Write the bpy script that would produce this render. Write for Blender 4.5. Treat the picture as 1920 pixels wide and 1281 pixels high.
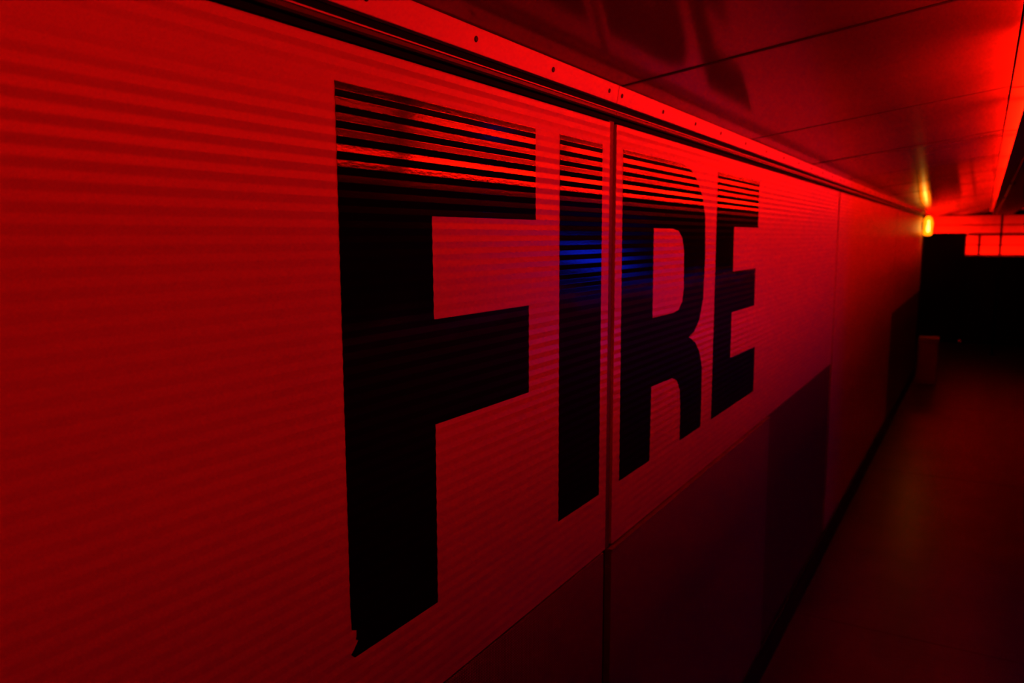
import bpy, bmesh, math, random
from mathutils import Vector, Matrix
from mathutils.geometry import tessellate_polygon
random.seed(7)
for o in list(bpy.data.objects):
    bpy.data.objects.remove(o)
scene = bpy.context.scene
COL = scene.collection

# ---------------------------------------------------------------- camera, world, exposure
# world axes: X across the corridor (wall face at X = -D), Y along it, Z up, floor at Z = 0
D, EYE = 0.61255, 1.6
FPX, YAW, PITCH, ROLL = 1491.37, 0.53369, 0.13002, -0.00343
fwd = Vector((-math.sin(YAW) * math.cos(PITCH), math.cos(YAW) * math.cos(PITCH), -math.sin(PITCH)))
rgt = Vector((math.cos(YAW), math.sin(YAW), 0))
up = rgt.cross(fwd)
r2 = math.cos(ROLL) * rgt + math.sin(ROLL) * up
u2 = -math.sin(ROLL) * rgt + math.cos(ROLL) * up
cam = bpy.data.cameras.new('camera')
cam.sensor_width = 36.0
cam.lens = FPX / 1920 * 36.0
cam.clip_start = 0.02
cam.clip_end = 100
cam.dof.use_dof = True
cam.dof.focus_distance = 1.1
cam.dof.aperture_fstop = 5.6
camo = bpy.data.objects.new('camera', cam)
COL.objects.link(camo)
m = Matrix((r2, u2, -fwd)).transposed().to_4x4()
m.translation = (0, 0, EYE)
camo.matrix_world = m
scene.camera = camo

w = bpy.data.worlds.new('night')
scene.world = w
w.use_nodes = True
w.node_tree.nodes['Background'].inputs[0].default_value = (0, 0, 0, 1)
w.node_tree.nodes['Background'].inputs[1].default_value = 0

vs = scene.view_settings
vs.view_transform = 'Standard'
vs.look = 'None'
vs.gamma = 1
vs.use_curve_mapping = False
vs.exposure = 0.0

# lamp strengths (all lamps are the emitting meshes built further down)
RED = (1.0, 0.003, 0.0003)
TUBES = [  # y0, y1, strength, label
    (-.62, .38, 36.0, 'red tube light on the black tray nearest the camera'),
    (.40, 1.68, 34.0, 'red tube light on the black tray opposite the letter F'),
    (1.70, 2.58, 96.0, 'red tube light on the black tray opposite the letters I and R'),
    (2.60, 3.48, 86.0, 'red tube light on the black tray opposite the letter E'),
    (3.50, 4.38, 78.0, 'red tube light on the black tray just past the letter E'),
    (4.40, 5.25, 66.0, 'last short red tube light on the black tray, beside the long ones'),
    (5.27, 7.15, 42.0, 'long red tube light on the black tray opposite the third wall bay'),
    (7.17, 9.10, 27.0, 'long red tube light on the black tray opposite the last wall bay'),
    (9.12, 11.0, 12.0, 'long red tube light on the black tray just past the wall lamp'),
    (11.02, 12.85, 12.0, 'long red tube light at the far end of the black tray'),
]
FAR_RED = 115.0
BLUE = 3.0
LAMP = 3.2

# ---------------------------------------------------------------- helpers
def mat(name, col, rough=.5, spec=.5, metal=0.0, bump=None, colnoise=None):
    ma = bpy.data.materials.new(name)
    ma.use_nodes = True
    nt = ma.node_tree
    b = nt.nodes['Principled BSDF']
    b.inputs['Base Color'].default_value = (*col, 1)
    b.inputs['Roughness'].default_value = rough
    b.inputs['Specular IOR Level'].default_value = spec
    b.inputs['Metallic'].default_value = metal
    tc = nt.nodes.new('ShaderNodeTexCoord')
    if bump:
        sc, strength, stretch = bump
        mp = nt.nodes.new('ShaderNodeMapping')
        mp.inputs['Scale'].default_value = stretch
        nt.links.new(tc.outputs['Object'], mp.inputs['Vector'])
        n = nt.nodes.new('ShaderNodeTexNoise')
        n.inputs['Scale'].default_value = sc
        n.inputs['Detail'].default_value = 4
        nt.links.new(mp.outputs['Vector'], n.inputs['Vector'])
        bp = nt.nodes.new('ShaderNodeBump')
        bp.inputs['Strength'].default_value = strength
        bp.inputs['Distance'].default_value = .002
        nt.links.new(n.outputs['Fac'], bp.inputs['Height'])
        nt.links.new(bp.outputs['Normal'], b.inputs['Normal'])
    if colnoise:
        sc, amt = colnoise
        n = nt.nodes.new('ShaderNodeTexNoise')
        n.inputs['Scale'].default_value = sc
        n.inputs['Detail'].default_value = 5
        nt.links.new(tc.outputs['Object'], n.inputs['Vector'])
        rp = nt.nodes.new('ShaderNodeValToRGB')
        rp.color_ramp.elements[0].position = .3
        rp.color_ramp.elements[1].position = .7
        rp.color_ramp.elements[0].color = (*[c * (1 - amt) for c in col], 1)
        rp.color_ramp.elements[1].color = (*[min(1, c * (1 + amt)) for c in col], 1)
        nt.links.new(n.outputs['Fac'], rp.inputs['Fac'])
        nt.links.new(rp.outputs['Color'], b.inputs['Base Color'])
    return ma

def emit(name, col, strength):
    ma = bpy.data.materials.new(name)
    ma.use_nodes = True
    nt = ma.node_tree
    nt.nodes.remove(nt.nodes['Principled BSDF'])
    e = nt.nodes.new('ShaderNodeEmission')
    e.inputs[0].default_value = (*col, 1)
    e.inputs[1].default_value = strength
    nt.links.new(e.outputs[0], nt.nodes['Material Output'].inputs[0])
    return ma

def link(name, me, parent=None, ma=None):
    o = bpy.data.objects.new(name, me)
    COL.objects.link(o)
    if ma is not None and me is not None and not me.materials:
        me.materials.append(ma)
    if parent is not None:
        o.parent = parent
    return o

def finish(bm, name, ma=None, parent=None, smooth=False, recalc=True):
    me = bpy.data.meshes.new(name)
    if recalc:
        bmesh.ops.recalc_face_normals(bm, faces=bm.faces)
    if smooth:
        for f in bm.faces:
            f.smooth = True
    bm.to_mesh(me)
    bm.free()
    return link(name, me, parent, ma)

def empty(name, parent=None, loc=(0, 0, 0)):
    o = link(name, None, parent)
    o.location = loc
    o.empty_display_size = .05
    return o

def tag(o, label=None, cat=None, group=None, kind=None):
    if label: o['label'] = label
    if cat: o['category'] = cat
    if group: o['group'] = group
    if kind: o['kind'] = kind
    return o

def addbox(bm, x0, x1, y0, y1, z0, z1, bev=0):
    vs_ = [bm.verts.new((x, y, z)) for x in (x0, x1) for y in (y0, y1) for z in (z0, z1)]
    q = [(0, 1, 3, 2), (4, 6, 7, 5), (0, 4, 5, 1), (2, 3, 7, 6), (0, 2, 6, 4), (1, 5, 7, 3)]
    fs = [bm.faces.new([vs_[i] for i in f]) for f in q]
    if bev:
        es = list({e for f in fs for e in f.edges})
        bmesh.ops.bevel(bm, geom=es, offset=bev, segments=2, affect='EDGES', profile=.5)

def box(name, x0, x1, y0, y1, z0, z1, ma, parent=None, bev=0):
    bm = bmesh.new()
    addbox(bm, x0, x1, y0, y1, z0, z1, bev)
    return finish(bm, name, ma, parent)

def lathe(name, prof, axis, loc, ma, parent=None, n=20, smooth=True):
    """prof: (radius, height) list; axis 'x','y','z' is the axis of revolution"""
    bm = bmesh.new()
    rings = []
    for r, h in prof:
        ring = []
        for i in range(n):
            a = 2 * math.pi * i / n
            c, s = r * math.cos(a), r * math.sin(a)
            p = {'z': (c, s, h), 'y': (c, h, s), 'x': (h, c, s)}[axis]
            ring.append(bm.verts.new((p[0] + loc[0], p[1] + loc[1], p[2] + loc[2])))
        rings.append(ring)
    for a, b in zip(rings, rings[1:]):
        for i in range(n):
            bm.faces.new((a[i], a[(i + 1) % n], b[(i + 1) % n], b[i]))
    for ring in (rings[0], rings[-1]):
        bm.faces.new(ring)
    return finish(bm, name, ma, parent, smooth=smooth)

# ---------------------------------------------------------------- materials
M = {}
M['paint'] = mat('white gloss sheet paint', (.68, .66, .65), .32, .85, bump=(90, .06, (1, 1, 1)))
M['vinyl'] = mat('black gloss vinyl', (.003, .003, .003), .11, .5, bump=(320, .03, (1, .25, 1)))
M['trim'] = mat('white enamel trim', (.92, .90, .88), .34, .8, bump=(60, .05, (1, .2, 1)))
M['rail'] = mat('dark anodised rail', (.05, .048, .048), .4, .4)
M['gap'] = mat('black channel', (.004, .004, .004), .8, .1)
M['screw'] = mat('dark screw head', (.05, .05, .05), .5, .4)
M['strip'] = mat('grey joint strip', (.13, .125, .12), .5, .4)
M['ceil'] = mat('satin grey ceiling sheet', (.40, .38, .37), .11, .4, bump=(9, .10, (1, 1, 1)), colnoise=(4, .08))
M['gasket'] = mat('grey seam gasket', (.06, .056, .056), .5, .3)
M['edge'] = mat('white edge strip', (.60, .58, .56), .45, .4)
M['lower'] = mat('grey woven lower panel', (.28, .265, .26), .55, .35)
M['lower_dark'] = mat('charcoal lower panel', (.12, .11, .11), .5, .4)
M['base'] = mat('black base strip', (.008, .008, .008), .6, .25)
M['floor'] = mat('dark vinyl floor', (.10, .092, .09), .31, .5, bump=(14, .35, (.5, 2.2, 1)), colnoise=(3, .2))
M['black'] = mat('matt black metal', (.006, .006, .006), .45, .4)
M['blackgloss'] = mat('black cable skin', (.02, .02, .02), .3, .5)
M['darkwall'] = mat('dark wall paint', (.012, .012, .013), .7, .3)
M['board'] = mat('pale painted board', (.55, .53, .51), .6, .3, colnoise=(8, .1))
M['bin'] = mat('grey plastic box', (.55, .53, .52), .5, .4)

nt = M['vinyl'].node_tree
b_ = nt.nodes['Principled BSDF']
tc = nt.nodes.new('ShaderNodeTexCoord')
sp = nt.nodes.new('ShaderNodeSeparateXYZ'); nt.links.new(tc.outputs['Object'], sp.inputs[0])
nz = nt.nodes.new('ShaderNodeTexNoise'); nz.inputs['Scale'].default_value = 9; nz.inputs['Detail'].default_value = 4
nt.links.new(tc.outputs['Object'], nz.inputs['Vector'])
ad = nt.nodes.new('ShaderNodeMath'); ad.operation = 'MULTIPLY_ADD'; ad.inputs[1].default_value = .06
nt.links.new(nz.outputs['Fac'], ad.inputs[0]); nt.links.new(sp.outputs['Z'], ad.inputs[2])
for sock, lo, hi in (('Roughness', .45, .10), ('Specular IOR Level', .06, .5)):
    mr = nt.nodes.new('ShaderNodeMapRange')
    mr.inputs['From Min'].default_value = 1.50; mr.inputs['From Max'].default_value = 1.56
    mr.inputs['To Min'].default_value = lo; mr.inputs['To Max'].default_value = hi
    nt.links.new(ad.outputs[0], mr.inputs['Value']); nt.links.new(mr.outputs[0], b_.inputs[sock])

# fine woven relief for the lower panel
nt = M['lower'].node_tree
tc = nt.nodes.new('ShaderNodeTexCoord')
hs = []
for direction in ('Y', 'Z'):
    wv = nt.nodes.new('ShaderNodeTexWave')
    wv.bands_direction = direction
    wv.inputs['Scale'].default_value = 70
    nt.links.new(tc.outputs['Object'], wv.inputs['Vector'])
    hs.append(wv)
mul = nt.nodes.new('ShaderNodeMath'); mul.operation = 'MULTIPLY'
nt.links.new(hs[0].outputs['Fac'], mul.inputs[0]); nt.links.new(hs[1].outputs['Fac'], mul.inputs[1])
bp = nt.nodes.new('ShaderNodeBump')
bp.inputs['Strength'].default_value = .6
bp.inputs['Distance'].default_value = .002
nt.links.new(mul.outputs[0], bp.inputs['Height'])
nt.links.new(bp.outputs['Normal'], nt.nodes['Principled BSDF'].inputs['Normal'])

# ---------------------------------------------------------------- ribbed sheet profile
PITCHZ = 0.0165
TILT = math.radians(4.8)
ZREF = 1.7685            # a ridge runs along the top of the letters
def rib_profile():
    """offsets (dz, dx) of one period: facet tilted down, rounded ridge, facet tilted up, rounded valley"""
    e = .00032
    flat = PITCHZ / 2 - 3 * e
    t1, t2 = math.tan(TILT), math.tan(TILT * .5)
    pts = []
    z = x = 0.0
    for dz, t in ((flat, t1), (e, t2), (e, 0), (e, -t2), (flat, -t1), (e, -t2), (e, 0), (e, t2)):
        pts.append((z, x))
        z += dz; x += dz * t
    return pts
PROF = rib_profile()
def breaks(z0, z1):
    n0 = int(math.floor((z0 - ZREF) / PITCHZ)) - 1
    n1 = int(math.ceil((z1 - ZREF) / PITCHZ)) + 1
    out = []
    for n in range(n0, n1):
        for dz, dx in PROF:
            z = ZREF + n * PITCHZ + dz
            if z0 + 1e-5 < z < z1 - 1e-5:
                out.append(z)
    return out
def rib_x(z):
    q = ((z - ZREF) % PITCHZ)
    pts = PROF + [(PITCHZ, 0.0)]
    for (a, xa), (b, xb) in zip(pts, pts[1:]):
        if a <= q <= b + 1e-12:
            return xa + (xb - xa) * (q - a) / max(b - a, 1e-9)
    return 0.0
SHEET = -D               # valley plane of the ribbed sheet

def ribbed_panel(y0, y1, z0, z1, parent, label=None):
    zs = [z0] + breaks(z0, z1) + [z1]
    bm = bmesh.new()
    cols = []
    for y in (y0, y1):
        cols.append([bm.verts.new((SHEET + rib_x(z), y, z)) for z in zs])
    back = [[bm.verts.new((SHEET - .012, y, z)) for z in (z0, z1)] for y in (y0, y1)]
    for i in range(len(zs) - 1):
        bm.faces.new((cols[0][i], cols[1][i], cols[1][i + 1], cols[0][i + 1]))
    bm.faces.new((back[0][0], back[0][1], back[1][1], back[1][0]))
    bm.faces.new((cols[0][0], back[0][0], back[1][0], cols[1][0]))
    bm.faces.new((cols[0][-1], cols[1][-1], back[1][1], back[0][1]))
    bm.faces.new([back[0][0]] + cols[0] + [back[0][1]])
    bm.faces.new([back[1][0]] + cols[1] + [back[1][1]])
    return finish(bm, 'ribbed_panel', M['paint'], parent)

# ---------------------------------------------------------------- left wall
S = [-1.34, 1.412, 4.119, 7.05, 10.17]
RT = 0.985               # joint between ribbed sheets and lower panels
PT = 1.811               # top of the ribbed sheets
wall = tag(empty('wall_left'), 'long left wall of ribbed panels lit red', kind='structure')
box('wall_core', -D - .14, -D - .014, S[0], S[4] + .02, 0, 1.99, M['gap'], wall)
g = .0155
for i in range(4):
    y0, y1 = S[i] + g, S[i + 1] - g
    if i == 2:
        ribbed_panel(y0, y1, .02, PT, wall)
    else:
        ribbed_panel(y0, y1, RT, PT, wall)
def lower(y0, y1, ma, x=0.0):
    return box('lower_panel', -D - .012, -D + x, y0, y1, .02, RT - .009, ma, wall, bev=.0015)
lower(S[0] + g, S[1] - .012, M['lower'], -.0035)
lower(S[1] + .010, 2.80, M['lower'], .003)
lower(2.805, S[2] - .006, M['lower_dark'], -.004)
lower(S[3] + .006, S[4], M['lower_dark'], -.004)
for i in (1, 2, 3):
    box('joint_strip', -D - .010, -D - .0035, S[i] - g * .72, S[i] + g * .72, RT - .004, PT + .004, M['strip'], wall)
# thin lip on the top of the lower panel past the first joint
box('panel_lip', -D, -D + .0055, S[1] + .010, 2.80, RT - .0135, RT - .0092, M['lower'], wall)
# dark channel, rail with a painted highlight along its top edge
box('channel', -D - .012, -D - .004, S[0], S[4], PT + .004, 1.848, M['gap'], wall)
for i in range(4):
    bm = bmesh.new()
    y0, y1 = S[i] + .001, S[i + 1] - .001
    prof = [(-D - .004, 1.8235), (-D + .004, 1.8232), (-D + .006, 1.8255), (-D + .0060, 1.8302), (-D + .002, 1.8303), (-D - .004, 1.8303)]
    a = [bm.verts.new((x, y0, z)) for x, z in prof]
    b = [bm.verts.new((x, y1, z)) for x, z in prof]
    for k in range(len(prof)):
        bm.faces.new((a[k], a[(k + 1) % len(prof)], b[(k + 1) % len(prof)], b[k]))
    bm.faces.new(a); bm.faces.new(b)
    finish(bm, 'channel_rail', M['rail'], wall)
    box('rail_highlight', -D + .001, -D + .0072, y0, y1, 1.8312, 1.8330, M['trim'], wall)  # pale strip standing in for light caught on the rail's edge
box('end_post', -D - .14, -D + .012, S[4] + .002, S[4] + .05, 0, 1.99, M['black'], wall)

# fascia trim with screws, one length for each bay
SCREWS = [[-.9, -.6, -.3, 0.0, .25, .4857, .7086, .9296, 1.1524, 1.3712],
          [1.4301, 1.6533, 1.8721, 2.0816, 2.33, 2.58, 2.83, 3.08, 3.33, 3.58, 3.83, 4.06],
          [4.18 + .25 * k for k in range(12)], [7.1 + .25 * k for k in range(12)]]
screw_me = None
for i in range(4):
    bm = bmesh.new()
    y0, y1 = S[i] + .0012, S[i + 1] - .0012
    prof = [(-D - .010, 1.8465), (-D + .0055, 1.8465), (-D + .0062, 1.8472), (-D + .0114, 1.8778), (-D + .0107, 1.8785), (-D - .010, 1.8785)]
    a = [bm.verts.new((x, y0, z)) for x, z in prof]
    b = [bm.verts.new((x, y1, z)) for x, z in prof]
    for k in range(len(prof)):
        bm.faces.new((a[k], a[(k + 1) % len(prof)], b[(k + 1) % len(prof)], b[k]))
    bm.faces.new(a); bm.faces.new(b)
    t = tag(finish(bm, 'trim_%d' % (i + 1), M['trim']),
            ['pale screwed trim above the F and the bare ribbed sheet', 'pale screwed trim above the letters R and E',
             'pale screwed trim on the third wall bay', 'pale screwed trim on the last wall bay before the lamp'][i], kind='structure')
    for k, y in enumerate(SCREWS[i]):
        if screw_me is None:
            so = lathe('screw', [(.0038, -.001), (.0042, .0004), (.0034, .0013), (.0014, .0014)], 'x', (0, 0, 0), M['screw'], t, n=12)
            screw_me = so.data
        else:
            so = link('screw', screw_me, t)
        so.location = (-D + .0090, y, 1.8635 + random.uniform(-.0012, .0012))
        so.rotation_euler = (0, math.radians(9.7), 0)

# low black strip along the foot of the left wall
bb = tag(box('base_strip_left', -D - .004, -D + .010, S[0], S[4], 0, .125, M['base'], None, bev=.003), 'low black strip along the foot of the left wall', kind='structure')

# ---------------------------------------------------------------- floor
fl = tag(empty('floor'), 'dark glossy floor of the corridor', kind='structure')
ys = [-1.6, .9, 3.4, 5.9, 8.4, 10.9, 14.4]
for a, b in zip(ys, ys[1:]):
    box('floor_sheet', -3.2 if a > 8.5 else -D - .1, 1.5, a + .0015, b - .0015, -.03, 0, M['floor'], fl)

# ---------------------------------------------------------------- ceiling
K = .14                   # the ceiling rises away from the wall
ZT = 1.8785
def cz(x): return ZT + K * (x + D)
XE = .029
ce = tag(empty('ceiling'), 'sloping satin ceiling of sheet panels', kind='structure')
seams = [1.43 + .955 * n for n in range(-3, 14)]
seams[-1] = 14.2
def slab(name, x0, x1, y0, y1, z0, z1, th, ma, parent, bev=.001):
    bm = bmesh.new()
    v = [bm.verts.new(p) for p in ((x0, y0, z0), (x1, y0, z1), (x1, y1, z1), (x0, y1, z0),
                                   (x0, y0, z0 + th), (x1, y0, z1 + th), (x1, y1, z1 + th), (x0, y1, z0 + th))]
    for q in ((0, 1, 2, 3), (7, 6, 5, 4), (0, 4, 5, 1), (1, 5, 6, 2), (2, 6, 7, 3), (3, 7, 4, 0)):
        bm.faces.new([v[i] for i in q])
    if bev:
        bmesh.ops.bevel(bm, geom=list(bm.edges), offset=bev, segments=1, affect='EDGES')
    return finish(bm, name, ma, parent)
for n, (a, b) in enumerate(zip(seams, seams[1:])):
    xl = -D + .0005 if b < 10.3 else -1.2
    dz = random.uniform(-.0008, .0008)
    slab('ceiling_panel', xl, XE, a + .0045, b - .0045, cz(xl) + (dz if b < 10.3 else 0), cz(XE) + dz, .012, M['ceil'], ce)
    slab('seam_gasket', xl, XE, b - .0043, b + .0043, cz(xl) - .0012, cz(XE) - .0012, .006, M['gasket'], ce, bev=0)
    slab('edge_strip', XE + .003, .075, a + .002, b - .002, 1.9655, 1.9655, .01, M['edge'], ce)
    # joint clip bridging two edge strips
    if b < 3.5:
        box('joint_clip', XE + .004, .074, b - .006, b + .004, 1.9635, 1.9653, M['rail'], ce)
box('unseen_dark_cover', .0755, .33, -1.5, 14.2, 1.966, 1.985, M['gap'], ce)  # added unseen black board above the tubes, darkens what the letters reflect
box('dark_ceiling', .33, 1.4, -1.5, 14.2, 1.985, 2.02, M['darkwall'], ce)
box('ceiling_void', -D - .02, .33, -1.5, 14.2, 2.0, 2.02, M['gap'], ce)

# black lighting tray below the open edge
tray = tag(empty('lighting_tray', loc=(0, 0, 0)), 'long black tray hanging below the open edge of the ceiling', 'tray')
box('tray_plate', .057, .29, -1.4, 12.9, 1.885, 1.891, M['black'], tray)
box('tray_lip', .284, .29, -1.4, 12.9, 1.8912, 1.897, M['black'], tray)
tag(box('trim_6', .292, .304, -1.4, 12.9, 1.885, 1.965, M['black']), 'black board closing the far side of the lighting tray', kind='structure')
cd = tag(empty('conduit'), 'thin black conduit clipped under the lighting tray', 'conduit')
lathe('pipe', [(.0065, -1.4), (.0065, 12.9)], 'y', (.105, 0, 1.8778), M['blackgloss'], cd, n=12)
for y in [1.2 + 1.91 * k for k in range(7)]:
    box('clip', .093, .117, y, y + .02, 1.870, 1.8848, M['black'], cd)

# red tubes lying on the tray
for n, (y0, y1, st, lab) in enumerate(TUBES):
    e = tag(empty('led_tube', loc=(.0835, y0, 1.8912)), lab, 'tube light', 'red tubes along the tray')
    ma = emit('red tube glow %d' % n, RED, st)
    L = y1 - y0
    o = lathe('diffuser', [(.008, .025), (.008, L - .025)], 'y', (0, 0, .0308), ma, e, n=10)
    for q in (0, L - .025):
        lathe('end_cap', [(.0092, q), (.0092, q + .025)], 'y', (0, 0, .0308), M['black'], e, n=12)
        box('holder', -.006, .006, q + .004, q + .020, 0, .0225, M['black'], e)

# ---------------------------------------------------------------- right side
tag(box('wall_right', 1.3, 1.42, -1.5, 14.2, 0, 2.0, M['darkwall']), 'plain dark wall on the far side of the corridor', kind='structure')
disp = tag(empty('display', loc=(.86, 4.62, 0)), 'glowing blue display on a black floor stand beside the right wall', 'display')
box('base', -.20, .20, -.14, .16, 0, .02, M['black'], disp, bev=.004)
lathe('pole', [(.025, .02), (.025, .95)], 'z', (0, .05, 0), M['black'], disp, n=16)
box('housing', -.36, .36, .0, .05, .90, 1.56, M['black'], disp, bev=.006)
ma = emit('blue display picture', (.003, .02, 1.0), BLUE)
nt = ma.node_tree
tc = nt.nodes.new('ShaderNodeTexCoord')
sp = nt.nodes.new('ShaderNodeSeparateXYZ')
nt.links.new(tc.outputs['Object'], sp.inputs[0])
def hump(sock, c, w_):
    """1 at c, 0 beyond w_, smooth between"""
    a_ = nt.nodes.new('ShaderNodeMath'); a_.operation = 'SUBTRACT'; a_.inputs[1].default_value = c
    nt.links.new(sp.outputs[sock], a_.inputs[0])
    b_ = nt.nodes.new('ShaderNodeMath'); b_.operation = 'ABSOLUTE'
    nt.links.new(a_.outputs[0], b_.inputs[0])
    c_ = nt.nodes.new('ShaderNodeMapRange'); c_.interpolation_type = 'SMOOTHSTEP'
    c_.inputs['From Min'].default_value = w_; c_.inputs['From Max'].default_value = 0
    nt.links.new(b_.outputs[0], c_.inputs['Value'])
    return c_.outputs[0]
m1 = nt.nodes.new('ShaderNodeMath'); m1.operation = 'MULTIPLY'
nt.links.new(hump('Z', 1.22, .12), m1.inputs[0]); nt.links.new(hump('X', .02, .38), m1.inputs[1])
m2 = nt.nodes.new('ShaderNodeMath'); m2.operation = 'MULTIPLY_ADD'
m2.inputs[1].default_value = BLUE * 1.3; m2.inputs[2].default_value = BLUE * .012
nt.links.new(m1.outputs[0], m2.inputs[0])
em = [n_ for n_ in nt.nodes if n_.type == 'EMISSION'][0]
nt.links.new(m2.outputs[0], em.inputs[1])
box('screen', -.33, .33, -.004, -.0005, .93, 1.53, ma, disp)
sl = tag(empty('wall_light', loc=(1.3, 3.95, 1.87)), 'small round blue light on the dark right wall', 'light')
lathe('housing', [(.034, -.0005), (.034, -.03), (.025, -.032)], 'x', (0, 0, 0), M['black'], sl, n=20)
lathe('lens', [(.024, -.030), (.020, -.038), (.010, -.042)], 'x', (0, 0, 0), emit('blue lens glow', (.01, .04, 1), 5), sl, n=20)

# ---------------------------------------------------------------- far end
we = tag(empty('wall_end'), 'far wall of pale boards glowing red', kind='structure')
box('wall_core', -3.2, 1.3, 14.26, 14.34, 0, 2.02, M['gap'], we)
zb = 1.312
for k in range(4):
    h = .1515
    box('board', -3.2, 1.3, 14.20, 14.255, zb + k * h + .008, zb + (k + 1) * h - .008, M['board'], we, bev=.004)
box('dado', -3.2, 1.3, 14.20, 14.255, 0, 1.30, M['darkwall'], we)
tag(box('trim_5', -.60, .29, 12.93, 12.96, 1.878, 1.9, M['strip'], None, bev=.002), 'dark valance under the far end of the ceiling', kind='structure')
for lab, x0, x1, z in (('red tube light hidden behind the tall black cabinet', -.95, -.27, 1.60), ('red tube light hidden behind the low black counter', -.20, 1.22, 1.272)):
    fb = tag(empty('led_batten', loc=(0, 13.95, z)), lab, 'tube light')
    lathe('diffuser', [(.012, x0), (.012, x1)], 'x', (0, 0, 0), emit('far red glow', RED, FAR_RED), fb, n=10)
    for q in (x0 - .03, x1):
        lathe('end_cap', [(.014, q), (.014, q + .03)], 'x', (0, 0, 0), M['black'], fb, n=12)
        box('holder', q + .005, q + .025, -.049, -.006, -.006, .006, M['black'], fb)

# tall black cabinet and low counter before the boards
cb = tag(empty('tall_cabinet', loc=(-.75, 13.55, 0)), 'tall black cabinet against the far wall beside the lamp', 'cabinet')
box('body', -1.4, .505, 0, .35, .06, 1.62, M['black'], cb, bev=.004)
box('top', -1.42, .505, -.02, .35, 1.62, 1.645, M['black'], cb, bev=.003)
box('plinth', -1.38, .49, .03, .35, 0, .06, M['black'], cb)
for k in range(3):
    d_ = box('door', -1.38 + k * .625, -1.38 + k * .625 + .615, -.016, -.0005, .08, 1.60, M['black'], cb, bev=.003)
    box('handle', -1.38 + k * .625 + .56, -1.38 + k * .625 + .575, -.034, -.0165, .85, 1.0, M['blackgloss'], d_, bev=.002)
lc = tag(empty('low_counter', loc=(.53, 13.55, 0)), 'low black counter under the red boards at the far end', 'counter')
box('body', -.7745, .74, 0, .35, .06, 1.285, M['black'], lc, bev=.004)
box('top', -.7745, .75, -.03, .35, 1.285, 1.31, M['black'], lc, bev=.003)
box('plinth', -.75, .73, .03, .35, 0, .06, M['black'], lc)
rl = tag(empty('railing', loc=(.53, 13.6, 1.31)), 'thin black rail with two posts on the low counter', 'railing')
lathe('top_rail', [(.014, -.757), (.014, .73)], 'x', (0, 0, .318), M['black'], rl, n=12)
for x in (-.603, .15, .70):
    lathe('post', [(.016, 0), (.016, .318)], 'z', (x, 0, 0), M['black'], rl, n=12)

ps = tag(empty('post', loc=(.176, 12.5, 0)), 'slim black post holding up the lighting tray', 'post')
lathe('shaft', [(.014, .012), (.014, 1.877)], 'z', (0, 0, 0), M['black'], ps, n=14)
lathe('foot', [(.05, 0), (.05, .008), (.02, .012)], 'z', (0, 0, 0), M['black'], ps, n=18)
lathe('head_plate', [(.0138, 1.8775), (.0138, 1.8845)], 'z', (0, 0, 0), M['black'], ps, n=18)

# box on the floor at the end of the wall
bn = tag(empty('bin', loc=(-.46, 9.7, 0)), 'narrow grey box standing on the floor below the lamp', 'bin')
box('body', -.095, .095, -.10, .10, .0, .47, M['bin'], bn, bev=.012)
box('lid', -.10, .10, -.105, .105, .4705, .51, M['bin'], bn, bev=.010)

# warm wall lamp at the end of the wall
LX, LY, LZ = -.556, 10.0, 1.712
lm = tag(empty('wall_lamp', loc=(LX, LY, LZ)), 'glowing yellow lamp on the far end of the ribbed wall', 'lamp')
lathe('back_plate', [(.05, -D - LX + .003), (.05, -D - LX + .010), (.04, -D - LX + .013)], 'x', (0, 0, 0), M['black'], lm, n=18)
box('arm', -D - LX + .012, -.045, -.008, .008, -.008, .008, M['black'], lm)
prof = [(.012, -.108), (.034, -.104), (.046, -.085), (.045, -.05), (.048, -.015), (.052, .02), (.046, .055), (.034, .088), (.018, .104), (.008, .108)]
sh = lathe('shade', prof, 'z', (0, 0, 0), None, lm, n=20)
ma = emit('warm shade glow', (1, .165, .0015), LAMP)
sh.data.materials.append(ma)
bprof = [(.004, -.070), (.012, -.062), (.017, -.04), (.015, -.01), (.009, .03), (.010, .050), (.004, .060)]
bl = lathe('bulb', bprof, 'z', (.006, -.046, 0), emit('hot bulb glow', (1, .55, .07), LAMP * 1.6), sh, n=16)
lathe('cap', [(.010, .108), (.016, .112), (.012, .122)], 'z', (0, 0, 0), M['black'], lm, n=14)

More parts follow.
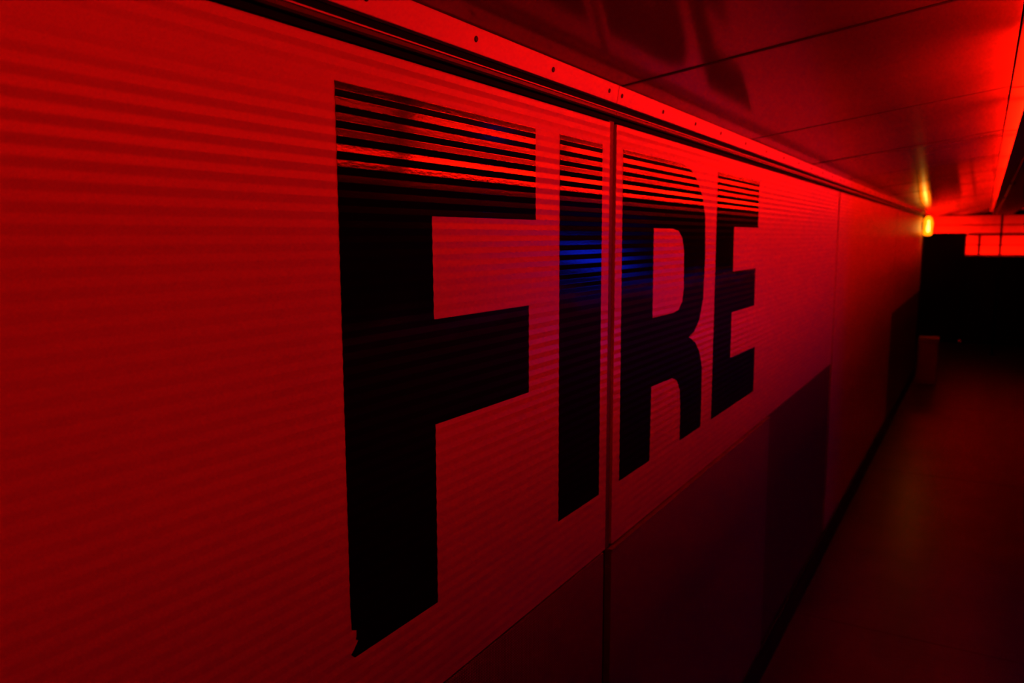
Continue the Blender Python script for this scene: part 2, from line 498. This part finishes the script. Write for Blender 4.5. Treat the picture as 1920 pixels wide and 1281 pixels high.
# ---------------------------------------------------------------- letters F I R E
TOP, BASE = 1.7685, 1.107
B1, B2, B3 = 1.6275, 1.4985, 1.3548
LET = {
 'F': ([(.6633, TOP), (1.1095, TOP), (1.1103, B1), (.8350, B1), (.8358, 1.4945), (1.0877, 1.4940), (1.0877, B3), (.8355, B3), (.8345, BASE),
        (.6678, BASE), (.6616, 1.1132), (.6752, 1.1256), (.6703, 1.1285), (.6721, 1.1391), (.6636, 1.1436), (.6625, 1.175)], None,
       'large black letter F with a torn lower left corner'),
 'I': ([(1.1928, TOP), (1.363, TOP), (1.363, BASE), (1.1935, BASE)], None,
       'black letter I with blue reflections, left of the panel joint'),
 'R': ([(1.4600, TOP), (1.7231, TOP), (1.8137, 1.7660), (1.8766, 1.7570), (1.9279, 1.7343), (1.9700, 1.6978), (1.9962, 1.6497), (2.0045, 1.5518), (1.9973, 1.4435),
        (1.9690, 1.3914), (1.9300, 1.3657), (1.8888, 1.3564), (1.9408, 1.3372), (1.9782, 1.3081), (2.0024, 1.2631), (2.0050, 1.1921),
        (2.0034, BASE), (1.8385, BASE), (1.8372, 1.1952), (1.8299, 1.2344), (1.8087, 1.2600), (1.7739, 1.2718), (1.6363, 1.2737), (1.6337, BASE), (1.4635, BASE)],
       [(1.6330, 1.6188), (1.7576, 1.6188), (1.7948, 1.6140), (1.8224, 1.5992), (1.8375, 1.568), (1.8420, 1.4793), (1.8337, 1.4481), (1.8080, 1.4298), (1.7709, 1.4256), (1.6355, 1.4256)],
       'black letter R with a rounded bowl, right of the panel joint'),
 'E': ([(2.0960, TOP), (2.5420, TOP), (2.5444, B1), (2.2690, B1), (2.2700, 1.5025), (2.5300, 1.5020), (2.5310, 1.3856), (2.2718, 1.3856),
        (2.2713, 1.2540), (2.5580, 1.2520), (2.5590, BASE), (2.0985, BASE)], None,
       'black letter E, last and farthest of the four letters'),
}
for ch, (outer, hole, lab) in LET.items():
    loops = [[Vector((y, z, 0)) for y, z in outer]]
    if hole:
        loops.append([Vector((y, z, 0)) for y, z in hole])
    flat = [p for lp in loops for p in lp]
    tris = tessellate_polygon(loops)
    bm = bmesh.new()
    V = [bm.verts.new((0, p.x, p.y)) for p in flat]
    for t in tris:
        try: bm.faces.new([V[i] for i in t])
        except ValueError: pass
    bmesh.ops.dissolve_limit(bm, angle_limit=.01, verts=bm.verts, edges=bm.edges) if ch in 'I' else None
    for z in breaks(BASE, TOP):
        bmesh.ops.bisect_plane(bm, geom=list(bm.verts) + list(bm.edges) + list(bm.faces), dist=1e-6, plane_co=(0, 0, z), plane_no=(0, 0, 1))
    for v in bm.verts:
        v.co.x = SHEET + rib_x(v.co.z) + .0005
    bmesh.ops.recalc_face_normals(bm, faces=bm.faces)
    bm.normal_update()
    if sum(f.normal.x * f.calc_area() for f in bm.faces) < 0:
        bmesh.ops.reverse_faces(bm, faces=list(bm.faces))
    # give the film its thickness: a short skirt back to the sheet
    be = [e for e in bm.edges if e.is_boundary]
    ex = bmesh.ops.extrude_edge_only(bm, edges=be)
    for v in [g_ for g_ in ex['geom'] if isinstance(g_, bmesh.types.BMVert)]:
        v.co.x -= .0004
    o = finish(bm, 'painted_letter', M['vinyl'], recalc=False)
    tag(o, lab, 'letter', 'letters of the word on the wall')
